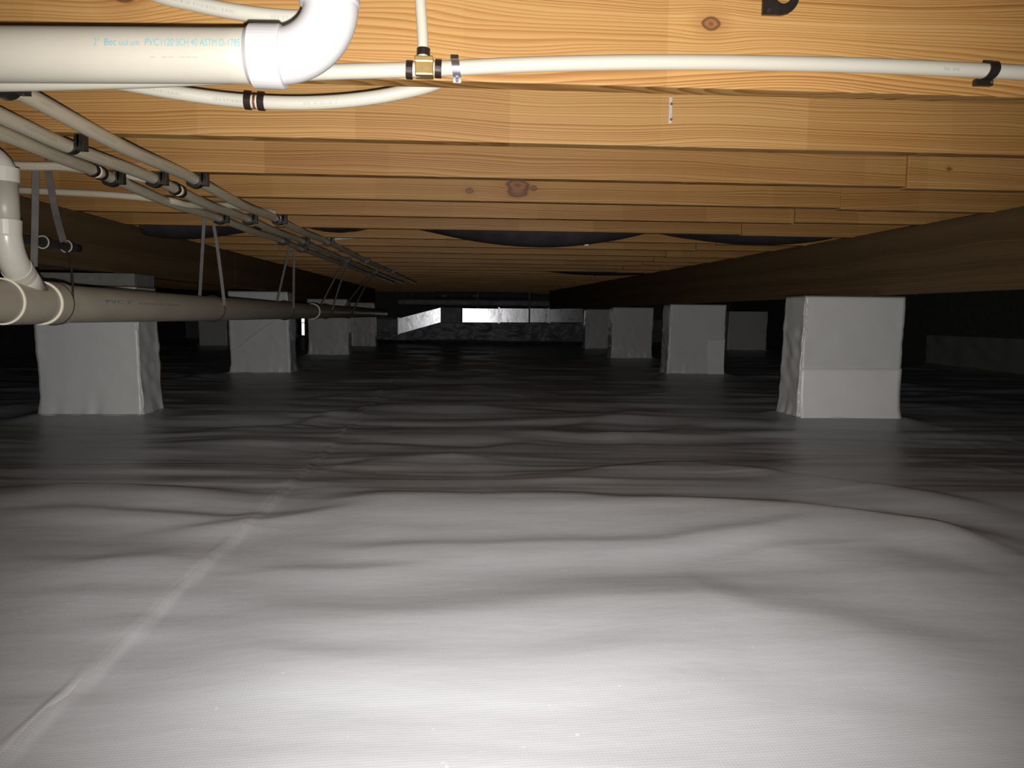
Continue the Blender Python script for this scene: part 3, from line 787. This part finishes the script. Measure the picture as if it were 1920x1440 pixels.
# curved pipe above the drain
c = P(450, 20, Y=yj)
wp3 = empty('water_pipe', c, 'white printed water pipe curving down behind the white elbow at the top', 'pipe', 'white water pipes')
cp = smooth_path([P(150, -80, Y=yj), P(280, -16, Y=yj), P(360, 6, Y=yj), P(440, 22, Y=yj), P(520, 32, Y=yj), P(580, 32, Y=yj), P(620, 15, Y=yj), P(636, -30, Y=yj), P(640, -90, Y=yj)], 10)
tube('pipe_body', cp, R34, M['pex_print'], wp3)

# three pipes running away under the joists
RO = 0.0138; ZP = JB-RO-0.0015
def runline(pts_y_px, sag=0.0):
    """(Y, px) -> points just under the joists"""
    out = []
    for (Y, px) in pts_y_px:
        x = P(px, 590-0.345*F/Y, Y=Y).x
        out.append((x, Y))
    return out
def xz_at(line, Y):
    return float(np.interp(Y, [l[1] for l in line], [l[0] for l in line]))
LA = runline([(1.22, 12), (2.03, 362), (2.84, 522), (3.66, 612), (5.0, 690), (7.0, 756), (10.5, 806)])
LB = runline([(1.61, 118), (2.03, 288), (2.84, 466), (3.66, 565), (5.0, 655), (7.0, 728), (10.5, 790)])
LC = runline([(1.61, 52), (2.03, 210), (2.84, 410), (3.66, 528), (5.0, 628), (7.0, 708), (10.5, 776)])
lines = {'A': (LA, 'dusty water pipe running away under the joists, closest to the walkway of three'),
         'B': (LB, 'dusty water pipe running away under the joists, middle one of three'),
         'C': (LC, 'dusty water pipe running away under the joists, closest to the left girder of three')}
LW = {}
for kx, (L, lab) in lines.items():
    e = empty('water_pipe', (L[2][0], L[2][1], ZP), lab, 'pipe', 'dusty water pipes under the joists')
    ys = np.arange(1.0, 8.3, 0.1)
    pts = []
    for Y in ys:
        ph = (Y-1.2)/0.8128
        sg = 0.004*(1-math.cos(2*PI*ph))*math.exp(-max(0, Y-2.5)/1.5)+0.001
        pts.append(Vector((xz_at(L, Y)+0.004*math.sin(Y*3+ord(kx)), Y, ZP-sg)))
    tube('pipe_body', smooth_path(pts, 2), RO, M['pex_old'], e, seg=18)
    LW[kx] = (e, L, pts)
def on_line(kx, px):
    e, L, pts = LW[kx]
    return at_px(smooth_path(pts, 12), px)
for kx, cs in (('A', (516, 524)), ('B', (327, 338)), ('C', (172, 188))):
    for i, xx in enumerate(cs):
        q, tx = on_line(kx, xx); crimp(q, tx, RO*1.04, LW[kx][0], 0.015)
    q, tx = on_line(kx, sum(cs)/2)
    lathe('coupling', q-tx*0.004, tx, [(0, RO), (0, RO*1.10), (0.008, RO*1.10), (0.008, RO)], M['rim'], LW[kx][0])
# clamps on the joists
def jclamp(x, y, z, r, label, flip=1):
    """open hook of black plastic round a pipe along Y, nailed up by the block on its right"""
    e = empty('pipe_clamp', (x, y, z), label, 'clamp', 'black pipe clamps')
    pth, od = [], []
    r1 = r+0.0008
    pth.append((x+flip*(r1+0.001), y, z+r+0.0005)); od.append((flip, 0, 0))
    pth.append((x+flip*(r1), y, z+0.003)); od.append((flip, 0, 0))
    for i in range(12):
        a = -i/11*PI*0.80
        pth.append((x+flip*r1*math.cos(a), y, z+r1*math.sin(a))); od.append((flip*math.cos(a), 0, math.sin(a)))
    v = band_vf(pth, (0, 1, 0), 0.020, 0.0088, od)
    mk('hook', v[0], v[1], M['black'], e)
    bx = sorted((x+flip*(r1+0.004), x+flip*(r1+0.019)))
    b_ = box_vf(bx[0], bx[1], y-0.010, y+0.010, z-r*1.2, z+r+0.0008, 0.001)
    mk('nail_block', b_[0], b_[1], M['black'], e)
    nx = x+flip*(r1+0.012)
    lathe('nail', (nx, y, z-r*1.2-0.0015), (0, 0, 1), [(0, 0.0028), (0.0015, 0.0030), (0.0015, 0.0012), (0.012, 0.0012)], M['darkrim'], e, seg=10)
    return e
side = {'A': 'walkway side', 'B': 'middle', 'C': 'girder side'}
for kx, ks in (('A', (0, 2, 4, 6, 9, 12)), ('B', (1, 2, 4, 6, 9, 12)), ('C', (2, 4, 6, 7, 10))):
    for k in ks:
        Y = 1.20+0.4064*k+0.019
        jclamp(xz_at(LW[kx][1], Y)+0.004*math.sin(Y*3+ord(kx)), Y, ZP, RO, f'black clamp holding the {side[kx]} dusty pipe up to the {ordn[k]} joist')
# pale branches going left behind the runs
def branch(pxs, Y, r, lab, mat='pex'):
    pts = [P(a, b, Y=y) for (a, b), y in zip(pxs, Y)]
    e = empty('water_pipe', pts[len(pts)//2], lab, 'pipe', 'pale branch pipes')
    tube('pipe_body', smooth_path(pts, 8), r, M[mat], e, seg=16); return e
branch([(-60, 306), (40, 311), (110, 312), (150, 316), (172, 321)], [1.93, 1.93, 1.93, 1.92, 1.91], 0.0105, 'pale branch pipe leading left from the outer dusty pipe, the higher of the crossing ones', 'pex_old')
branch([(214, 322), (235, 327), (260, 333), (290, 340)], [2.12, 2.12, 2.12, 2.13], 0.0100, 'short pale link pipe seen between the outer and middle dusty pipes', 'pex')
branch([(-40, 353), (60, 358), (200, 365), (310, 375), (350, 384), (385, 386), (430, 385), (470, 391), (500, 396), (515, 399)], [2.36, 2.36, 2.36, 2.38, 2.44, 2.53, 2.62, 2.7, 2.77, 2.80], 0.0100, 'pale branch pipe leading left from the walkway side pipe, the lower of two', 'pex_old')
e = branch([(612, 449), (640, 447), (668, 445), (690, 438)], [3.75, 3.75, 3.78, 3.8], 0.0075, 'short pale stub pipe beside the dusty pipes, far along')
crimp(P(622, 448, Y=3.75), (1, 0, 0), 0.0075, e, 0.012)
# clamp and strap on the long white pipe
def front_clamp(px, pyz, w, mat, label, steel=False):
    q = P(px, pyz, Y=yj)
    e = empty('pipe_clamp', q, label, 'clamp', 'clamps on the long white pipe')
    pth, od = [], []
    r1 = R34+0.0004
    n = 14
    tail = 0.0035 if not steel else 0.005
    pth.append((q.x, JF-0.0005-0.0028, q.z+r1+0.006)); od.append((0, -1, 0))
    pth.append((q.x, JF-0.0035, q.z+r1+0.001)); od.append((0, -1, 0.3))
    for i in range(n):
        a = PI/2*0.92-(i/(n-1))*PI*0.92
        pth.append((q.x+(0.004*(i/(n-1)) if steel else -0.004*max(0, i/(n-1)-0.55)*2), yj-r1*math.cos(a), q.z+r1*math.sin(a))); od.append((0, -math.cos(a), math.sin(a)))
    pth.append((q.x+(0.004 if steel else -0.005), JF-0.004, q.z-r1-0.003)); od.append((0, -1, -0.2))
    pth.append((q.x+(0.004 if steel else -0.006), JF-0.0035, q.z-r1-0.008)); od.append((0, -1, 0))
    v = band_vf(pth, (1, 0, 0), w, 0.0022 if not steel else 0.0012, od)
    mk('band', v[0], v[1], mat, e)
    if steel:
        box('upper_tab', q.x-w/2, q.x+w/2, JF-0.0065, JF-0.001, q.z+R34-0.002, q.z+R34+0.010, M['black'], e, b=0.001)
        lathe('nail', (q.x+0.004, JF-0.009, q.z-R34-0.006), (0, 1, 0), [(0, 0.0022), (0.0012, 0.0025), (0.004, 0.001)], M['steel'], e, seg=10)
    else:
        b_ = box_vf(q.x-0.021, q.x+0.008, JF-0.010, JF-0.0008, q.z-R34-0.011, q.z-R34-0.001, 0.0015); mk('nail_block', b_[0], b_[1], mat, e)
        lathe('nail', (q.x+0.004, JF-0.013, q.z-R34-0.006), (0, 1, 0), [(0, 0.0022), (0.0012, 0.0026), (0.004, 0.001)], M['steel'], e, seg=10)
    return e
front_clamp(852, 127, 0.0118, M['steel'], 'metal strap with a black upper tab round the white pipe beside the brass tee', steel=True)
front_clamp(1857, 132, 0.0155, M['black'], 'black plastic clamp on the white pipe near the end of the nearest joist')
# empty D-shaped clamp plate
q = P(1462, -6, Y=JF)
e = empty('clamp_plate', q, 'black D shaped plastic plate with a round hole fixed flat on the nearest joist', 'clamp')
bm = bmesh.new()
Rr, rh, th = 0.0285, 0.0120, 0.006
outer, inner = [], []
NS = 40
for i in range(NS):
    a = 2*PI*i/NS
    cx_, cz_ = math.cos(a), math.sin(a)
    if cx_ < 0:
        s = 1/max(abs(cx_), abs(cz_)); outer.append((cx_*s*Rr*0.98, cz_*s*Rr))
    else: outer.append((cx_*Rr, cz_*Rr))
    inner.append((cx_*rh+0.004, cz_*rh))
V, Fc = [], []
for (a, b) in outer: V.append((q.x+a, JF-th, q.z+b))
for (a, b) in inner: V.append((q.x+a, JF-th, q.z+b))
for (a, b) in outer: V.append((q.x+a, JF-0.0003, q.z+b))
for (a, b) in inner: V.append((q.x+a, JF-0.0003, q.z+b))
for i in range(NS):
    j = (i+1) % NS
    Fc += [(i, j, NS+j, NS+i)[::1], (i, 2*NS+i, 2*NS+j, j), (NS+i, NS+j, 3*NS+j, 3*NS+i), (2*NS+i, 3*NS+i, 3*NS+j, 2*NS+j)]
mk('plate', V, Fc, M['black'], e)
lathe('nail', (q.x-Rr*0.65, JF-th-0.001, q.z-Rr*0.80), (0, 1, 0), [(0, 0.003), (0.001, 0.0035), (0.004, 0.001)], M['darkrim'], e, seg=10)
# little metal strap on the second joist
Yk = 1.6064
q = P(1257, 207, Y=Yk)
e = empty('nail_strap', q, 'tiny grey metal strap with two nails on the second joist', 'strap')
box('strap_plate', q.x-0.0032, q.x+0.0032, Yk-0.0016, Yk-0.0001, q.z-0.026, q.z+0.026, M['plate'], e, b=0.0005)
for dz in (0.012, -0.019):
    lathe('nail', (q.x+0.001, Yk-0.005, q.z+dz), (0, 1, 0), [(0, 0.0026), (0.001, 0.0032), (0.004, 0.001)], M['steel'], e, seg=12)

# ------------------------------------------------------------------ big drain pipe on hangers and its feeder
XD, RD = -0.925, 0.0440
def zd(Y): return CZ+0.0145+0.004*math.exp(-(Y-1.6)/0.5)
bd = empty('main_drain', (XD, 2.4, CZ), 'long brownish main drain pipe hung on straps along the left side', 'pipe')
xd = lambda Y: XD-0.010*(Y-1.6)*0.2
tube('pipe_body', [Vector((xd(Y), Y, zd(Y))) for Y in np.linspace(1.0, 9.2, 70)], RD, M['drain'], bd, seg=40)
dirY = Vector((0, 1, 0.0012)).normalized()
def hub(Y, w, r=1.13, m='drain'):
    p_ = Vector((xd(Y), Y, zd(Y)))
    o = lathe('coupling', p_, dirY, [(0, RD*0.99), (0, RD*r), (w, RD*r), (w, RD*0.99)], M[m], bd, seg=40)
    lathe('coupling_rim', p_-dirY*0.0035, dirY, [(0, RD*1.0), (0, RD*(r-0.01)), (0.0025, RD*(r+0.004)), (0.0034, RD*(r+0.004)), (0.0034, RD*1.0)], M['rim'], bd, seg=44)
hub(1.62, 0.12, 1.08); hub(1.765, 0.075, 1.10); hub(4.85, 0.09, 1.12)
# markings on the big drain
def side_text(txt, size, Y0, Y1, mat):
    cu = bpy.data.curves.new('marking', 'FONT'); cu.body = txt; cu.size = size
    to = bpy.data.objects.new('marking', cu); COL.objects.link(to)
    bpy.context.view_layer.update(); dg = bpy.context.evaluated_depsgraph_get()
    me = bpy.data.meshes.new_from_object(to.evaluated_get(dg)); bpy.data.objects.remove(to)
    xs2 = [v.co.x for v in me.vertices]; mx, w = min(xs2), max(xs2)-min(xs2)
    for v in me.vertices:
        Y = Y0+(v.co.x-mx)/w*(Y1-Y0); th = v.co.y/RD+0.10
        v.co = Vector((xd(Y)+(RD+0.0004)*math.cos(th), Y, zd(Y)+(RD+0.0004)*math.sin(th)))
    me.materials.clear(); me.materials.append(mat)
    o = bpy.data.objects.new('printed_marking', me); COL.objects.link(o); o.parent = bd; o.matrix_parent_inverse = Matrix.Translation(-bd.location)
    o['label'] = 'faded blue print on the drain pipe'
side_text('PVC DWV', 0.012, 1.36, 1.52, M['ink_dark'])
side_text('PVC 3"', 0.013, 1.98, 2.14, M['ink_dark'])
side_text('ASTM D-2665', 0.007, 2.17, 2.48, M['ink_dark'])
# feeder: elbow, drop, 45 bend, into the wye
YF = 1.60; RF = 0.0265
xf = P(8, 380, Y=YF).x
zel = P(11, 290, Y=YF).z
fd = empty('drain_drop', (xf, YF, 0.6), 'white drain pipe dropping at the left edge and bending down into the main drain', 'pipe')
pa = [Vector((xf-0.22, YF, zel)), Vector((xf-0.06, YF, zel))]
for i in range(9):
    a = i/8*PI/2; pa.append(Vector((xf-0.05+0.05*math.sin(a), YF, zel-0.05*(1-math.cos(a)))))
tube('upper_elbow', pa, RF*1.02, M['drain_white'], fd, seg=32)
zb = P(11, 440, Y=YF).z
tube('drop_pipe', [Vector((xf, YF, zel-0.045)), Vector((xf, YF, zb))], RF*0.98, M['pvc'], fd, seg=32)
zh1 = P(11, 315, Y=YF).z; zh2 = P(11, 342, Y=YF).z
lathe('hub', (xf, YF, zh2), (0, 0, 1), [(0, RF), (0, RF*1.08), (zh1-zh2, RF*1.10), (zh1-zh2, RF)], M['drain_white'], fd, seg=36)
za = P(11, 413, Y=YF).z; zc_ = P(11, 440, Y=YF).z
lathe('hub', (xf, YF, zc_), (0, 0, 1), [(0, RF), (0, RF*1.06), (za-zc_, RF*1.10), (za-zc_, RF)], M['drain_white'], fd, seg=36)
b0 = Vector((xf, YF, zb+0.006)); b1_ = Vector((xf+0.001, YF+0.002, P(10, 478, Y=YF).z)); b2 = P(33, 505, Y=1.635)
end = P(62, 541, Y=1.705)
dirb = (end-b2).normalized()
bend = [b0*(1-t_)**2+b1_*2*t_*(1-t_)+b2*t_*t_ for t_ in [i/10 for i in range(11)]]
tube('bend', bend+[b2+dirb*0.006], RF*1.05, M['drain_white'], fd, seg=32)
tube('wye_branch', [b2, end+dirb*0.02], [RF*1.0, RF*0.95], M['drain_white'], fd, seg=32)
lathe('hub', b2-dirb*0.006, dirb, [(0, RF), (0, RF*1.09), (0.014, RF*1.10), (0.014, RF)], M['drain_white'], fd, seg=36)
lathe('hub', b2+dirb*0.011, dirb, [(0, RF), (0, RF*1.06), (0.012, RF*1.05), (0.012, RF)], M['drain_white'], fd, seg=36)
# hangers
HNG = [(1.81, 2.00, (68, 326), (90, 330)), (2.93, 2.84, (384, 415), (398, 415)), (4.10, 4.05, (544, 468), (552, 468)), (5.3, 5.27, (644, 500), (655, 500)), (6.3, 6.49, (696, 520), (704, 520))]
wh = ['nearest the viewer, by the drain drop', 'second along the main drain', 'third along the main drain', 'fourth along the main drain', 'farthest along the main drain']
for i, (Yr, Yt, pa_, pb_) in enumerate(HNG):
    e = empty('pipe_hanger', (xd(Yr), Yr, JB), 'grey strap hanger looped under the drain, '+wh[i], 'hanger', 'strap hangers of the main drain')
    zc = zd(Yr); w = 0.015 if i == 0 else 0.011
    R_ = RD+0.002
    xa = P(*pa_, Y=Yt).x; xb = P(*pb_, Y=Yt).x
    if i == 0:
        l1 = [Vector((xa, Yt, JB-0.001)), P(66, 420, Y=1.98), P(64, 500, Y=1.96)]
        l2 = [Vector((xb, Yt, JB-0.001)), P(104, 395, Y=1.96), P(120, 455, Y=1.90), P(134, 505, Y=1.85), Vector((xd(Yr)+R_, Yr, zc+0.01))]
    else:
        l1 = [Vector((xa, Yt, JB-0.001)), Vector((xd(Yr)-R_, Yr, zc+0.01))]
        l2 = [Vector((xb, Yt, JB-0.001)), Vector(((xb+xd(Yr)+R_)/2, (Yt+Yr)/2, 0.62)), Vector((xd(Yr)+R_, Yr, zc+0.01))]
    for q_, l in enumerate((l1, l2)):
        if i == 0 and q_ == 1:
            pth = smooth_path(l[:3], 8)
            tube('hanger_wire', smooth_path(l[2:], 6), 0.0025, M['darkrim'], e, seg=8)
        else: pth = smooth_path(l, 8)
        v = band_vf(pth, (0.92, 0.39, 0), w, 0.0016, [(0, -1, 0)]*len(pth)); mk('strap', v[0], v[1], M['strap'], e)
    lp = ring_path((xd(Yr), Yr, zc), dirY, R_+0.0012, 26, 0, 2*PI)
    tube('loop', lp, 0.0028, M['darkrim'], e, seg=8, closed=True)
    lathe('screw', (xb, Yt-0.006, JB+0.02), (0, 1, 0), [(0, 0.004), (0.002, 0.005), (0.003, 0.002), (0.005, 0.001)], M['steel'], e, seg=10)
# dark line with four rimmed sleeves on the left girder
dl = empty('dark_conduit', (-1.30, 2.6, 0.62), 'dark conduit with pale rimmed sleeves in front of the left girder', 'conduit')
cgx = lambda Y: GL[0][0]+(GL[1][0]-GL[0][0])*(Y-GL[0][1])/(GL[1][1]-GL[0][1])+0.026
cpts = [Vector((cgx(Y), Y, 0.628-0.004*(Y-2.2))) for Y in (1.75, 2.0, 2.3, 2.6, 2.78)]
tube('conduit_body', smooth_path(cpts, 6), 0.0135, M['insul'], dl, seg=16)
cax = (cpts[3]-cpts[0]).normalized()
for Y in (2.20, 2.40, 2.56, 2.70):
    q = Vector((cgx(Y), Y, 0.628-0.004*(Y-2.2)))
    tube('sleeve_rim', ring_path(q-cax*0.001, cax, 0.0195, 22), 0.0020, M['rim'], dl, seg=8, closed=True)
    lathe('sleeve', q, cax, [(0, 0.016), (0, 0.0195), (0.03, 0.0195), (0.03, 0.014)], M['insul'], dl, seg=22)

# ------------------------------------------------------------------ black sagging insulation between joists
def belly(pxa, pxb, pxm, pym, y0, y1, label, seed=1, cut0=None, cut1=None):
    """cloth stapled to the joist on the viewer's side, hanging down in the bay; lowest point seen at (pxm, pym)"""
    x0, x1 = P(pxa, 435, Y=y0).x, P(pxb, 440, Y=y0).x
    ym = y0+(y1-y0)*0.35
    depth = JB-P(pxm, pym, Y=ym).z
    nx, ny = 70, 16
    a0 = 0 if cut0 is None else max(0, (cut0-x0)/(x1-x0)); a1 = 1 if cut1 is None else min(1, (cut1-x0)/(x1-x0))
    X = np.linspace(a0, a1, nx); Yv = np.linspace(0, 1, ny); A, B = np.meshgrid(X, Yv)
    prof = np.where(B < 0.35, np.sin(B/0.35*PI/2)**0.8, np.cos((B-0.35)/0.65*PI/2*0.9))
    Zm = JB-depth+(depth+0.036)*np.abs(2*A-1)**2.0
    top = JB+0.05
    prof = np.where(B < 0.3, np.sin(B/0.3*PI/2)**0.6, 1-0.35*((B-0.3)/0.7)**2)
    Z = top-(top-Zm)*prof+0.0012*vnoise(A*9, B*5, seed)
    o = gridmesh('insulation_sling', x0+(x1-x0)*A, y0+(y1-y0)*B, Z, M['insul'])
    md = o.modifiers.new('solid', 'SOLIDIFY'); md.thickness = 0.006; md.offset = 1
    return tag(o, label, 'insulation', 'black insulation slings')
def gx_at(G, Y): return G[0][0]+(G[1][0]-G[0][0])*(Y-G[0][1])/(G[1][1]-G[0][1])
ya, yb = 1.20+0.4064*5+JT+0.002, 1.20+0.4064*6-0.006
b1 = belly(772, 1250, 1010, 463, ya, yb, 'wide black insulation sling in mid bay with a small white tag on it', 1)
belly(1270, 1640, 1450, 459, ya, yb, 'black insulation sling dying away beside the right hand girder', 2, cut1=min(gx_at(GR, ya), gx_at(GR, yb))-0.006)
belly(140, 470, 330, 447, ya, yb, 'black insulation sling behind the pipe hangers, near the left hand girder', 3, cut0=max(gx_at(GL, ya), gx_at(GL, yb))+0.006)
belly(545, 672, 608, 432, ya, yb, 'short shallow insulation sling crossed by the three dusty pipes', 4)
ya2, yb2 = 1.20+0.4064*12+JT+0.002, 1.20+0.4064*13-0.006
belly(990, 1290, 1140, 517, ya2, yb2, 'black insulation sling far back, half way to the ducts', 5, cut1=min(gx_at(GR, ya2), gx_at(GR, yb2))-0.006)
q = P(1096, 459, Y=yb-0.16)
box('tag', q.x-0.009, q.x+0.009, q.y-0.002-0.05, q.y-0.05, q.z-0.008, q.z+0.010, M['rim'], b1)

# ------------------------------------------------------------------ ducts at the far end
YD = 11.3
def dbox(name, pxa, pya, pxb, pyb, Y, depth, m, parent, b=0.01):
    a = P(pxa, pya, Y=Y); c_ = P(pxb, pyb, Y=Y)
    if pxb < 740: pass
    return box(name, a.x, c_.x, Y, Y+depth, c_.z, a.z, m, parent, b)
du = empty('foil_duct', P(980, 590, Y=YD), 'long shiny foil faced duct across the far end of the crawl space', 'duct')
dbox('duct_section', 866, 577, 935, 606, YD, 0.45, M['foil'], du)
dbox('duct_section', 936, 577, 992, 606, YD+0.004, 0.45, M['foil'], du)
dbox('duct_section', 993, 577, 1030, 606, YD-0.003, 0.45, M['foil'], du)
dbox('duct_section', 1031, 577, 1094, 606, YD+0.003, 0.45, M['foil'], du)
dbox('collar', 826, 576, 865, 606, YD+0.02, 0.40, M['foil_dark'], du)
for xx in (935.5, 992.5, 1030.5): dbox('joint_tape', xx-1.6, 576, xx+1.6, 606.5, YD-0.008, 0.01, M['steel'], du, 0.001)
# slanted transition on the left
sd = empty('slanted_duct', P(790, 600, Y=YD), 'short foil duct sloping down to the left beside the shiny one', 'duct')
a, b_, c_, d_ = P(826, 577, Y=YD-0.02), P(826, 604, Y=YD-0.02), P(748, 626, Y=YD-0.022), P(748, 597, Y=YD-0.022)
back = Vector((0, 0.4, 0))
V = [a, b_, c_, d_, a+back, b_+back, c_+back, d_+back]
mk('duct_section', V, [(0, 3, 2, 1), (4, 5, 6, 7), (0, 4, 7, 3), (1, 2, 6, 5), (0, 1, 5, 4), (3, 7, 6, 2)], M['foil'], sd)
dbox('duct_section', 704, 597, 747, 624, YD-0.03, 0.4, M['foil_dark'], sd)
dbox('joint_tape', 745.5, 595, 748.5, 627, YD-0.075, 0.02, M['steel'], sd, 0.001)
ud = empty('wrapped_duct', P(900, 562, Y=YD+0.6), 'dull wrapped duct running above and behind the shiny duct', 'duct')
dbox('duct_body', 745, 560, 1072, 575.5, YD+0.3, 0.4, M['foil_dark'], ud, 0.02)
dbox('upper_pan', 815, 547, 1000, 560, YD+0.5, 0.3, M['insul'], ud, 0.02)
for xx in (832, 892): 
    q = P(xx, 556, Y=YD+0.28); lathe('branch_collar', q+Vector((0, 0, -0.01)), (0, 0, 1), [(0, 0.085), (0, 0.09), (0.03, 0.09), (0.03, 0.08)], M['foil_dark'], ud, seg=20)
for (xx, y0_, y1_) in ((993, 541, 607), (896, 548, 578)):
    e = empty('duct_hanger', P(xx, 560, Y=YD-0.02), 'thin metal strap holding the ducts, '+('the longer one' if xx > 950 else 'the shorter one'), 'hanger', 'duct straps')
    a = P(xx, y0_, Y=YD-0.02); c_ = P(xx, y1_, Y=YD-0.02)
    box('strap', a.x-0.012, a.x+0.012, YD-0.022, YD-0.018, c_.z, JB+0.0, M['strap'], e)
    box('foot', a.x-0.012, a.x+0.012, YD-0.022, YD+0.05, c_.z-0.004, c_.z, M['strap'], e)
# shiny upright duct between the left piers
q = P(568, 612, Y=8.6)
e = empty('foil_boot', (q.x, 8.6, 0), 'narrow upright foil duct glinting between the second and third left piers', 'duct')
lathe('duct_body', (q.x, 8.6, P(568, 628, Y=8.6).z), (0, 0, 1), [(0, 0.05), (0, 0.062), (0.13, 0.060), (0.14, 0.066), (0.3, 0.064)], M['foil'], e, seg=14)
lathe('stand', (q.x, 8.6, -0.01), (0, 0, 1), [(0, 0.07), (0.02, 0.055), (P(568, 628, Y=8.6).z+0.012, 0.05)], M['insul'], e, seg=14)
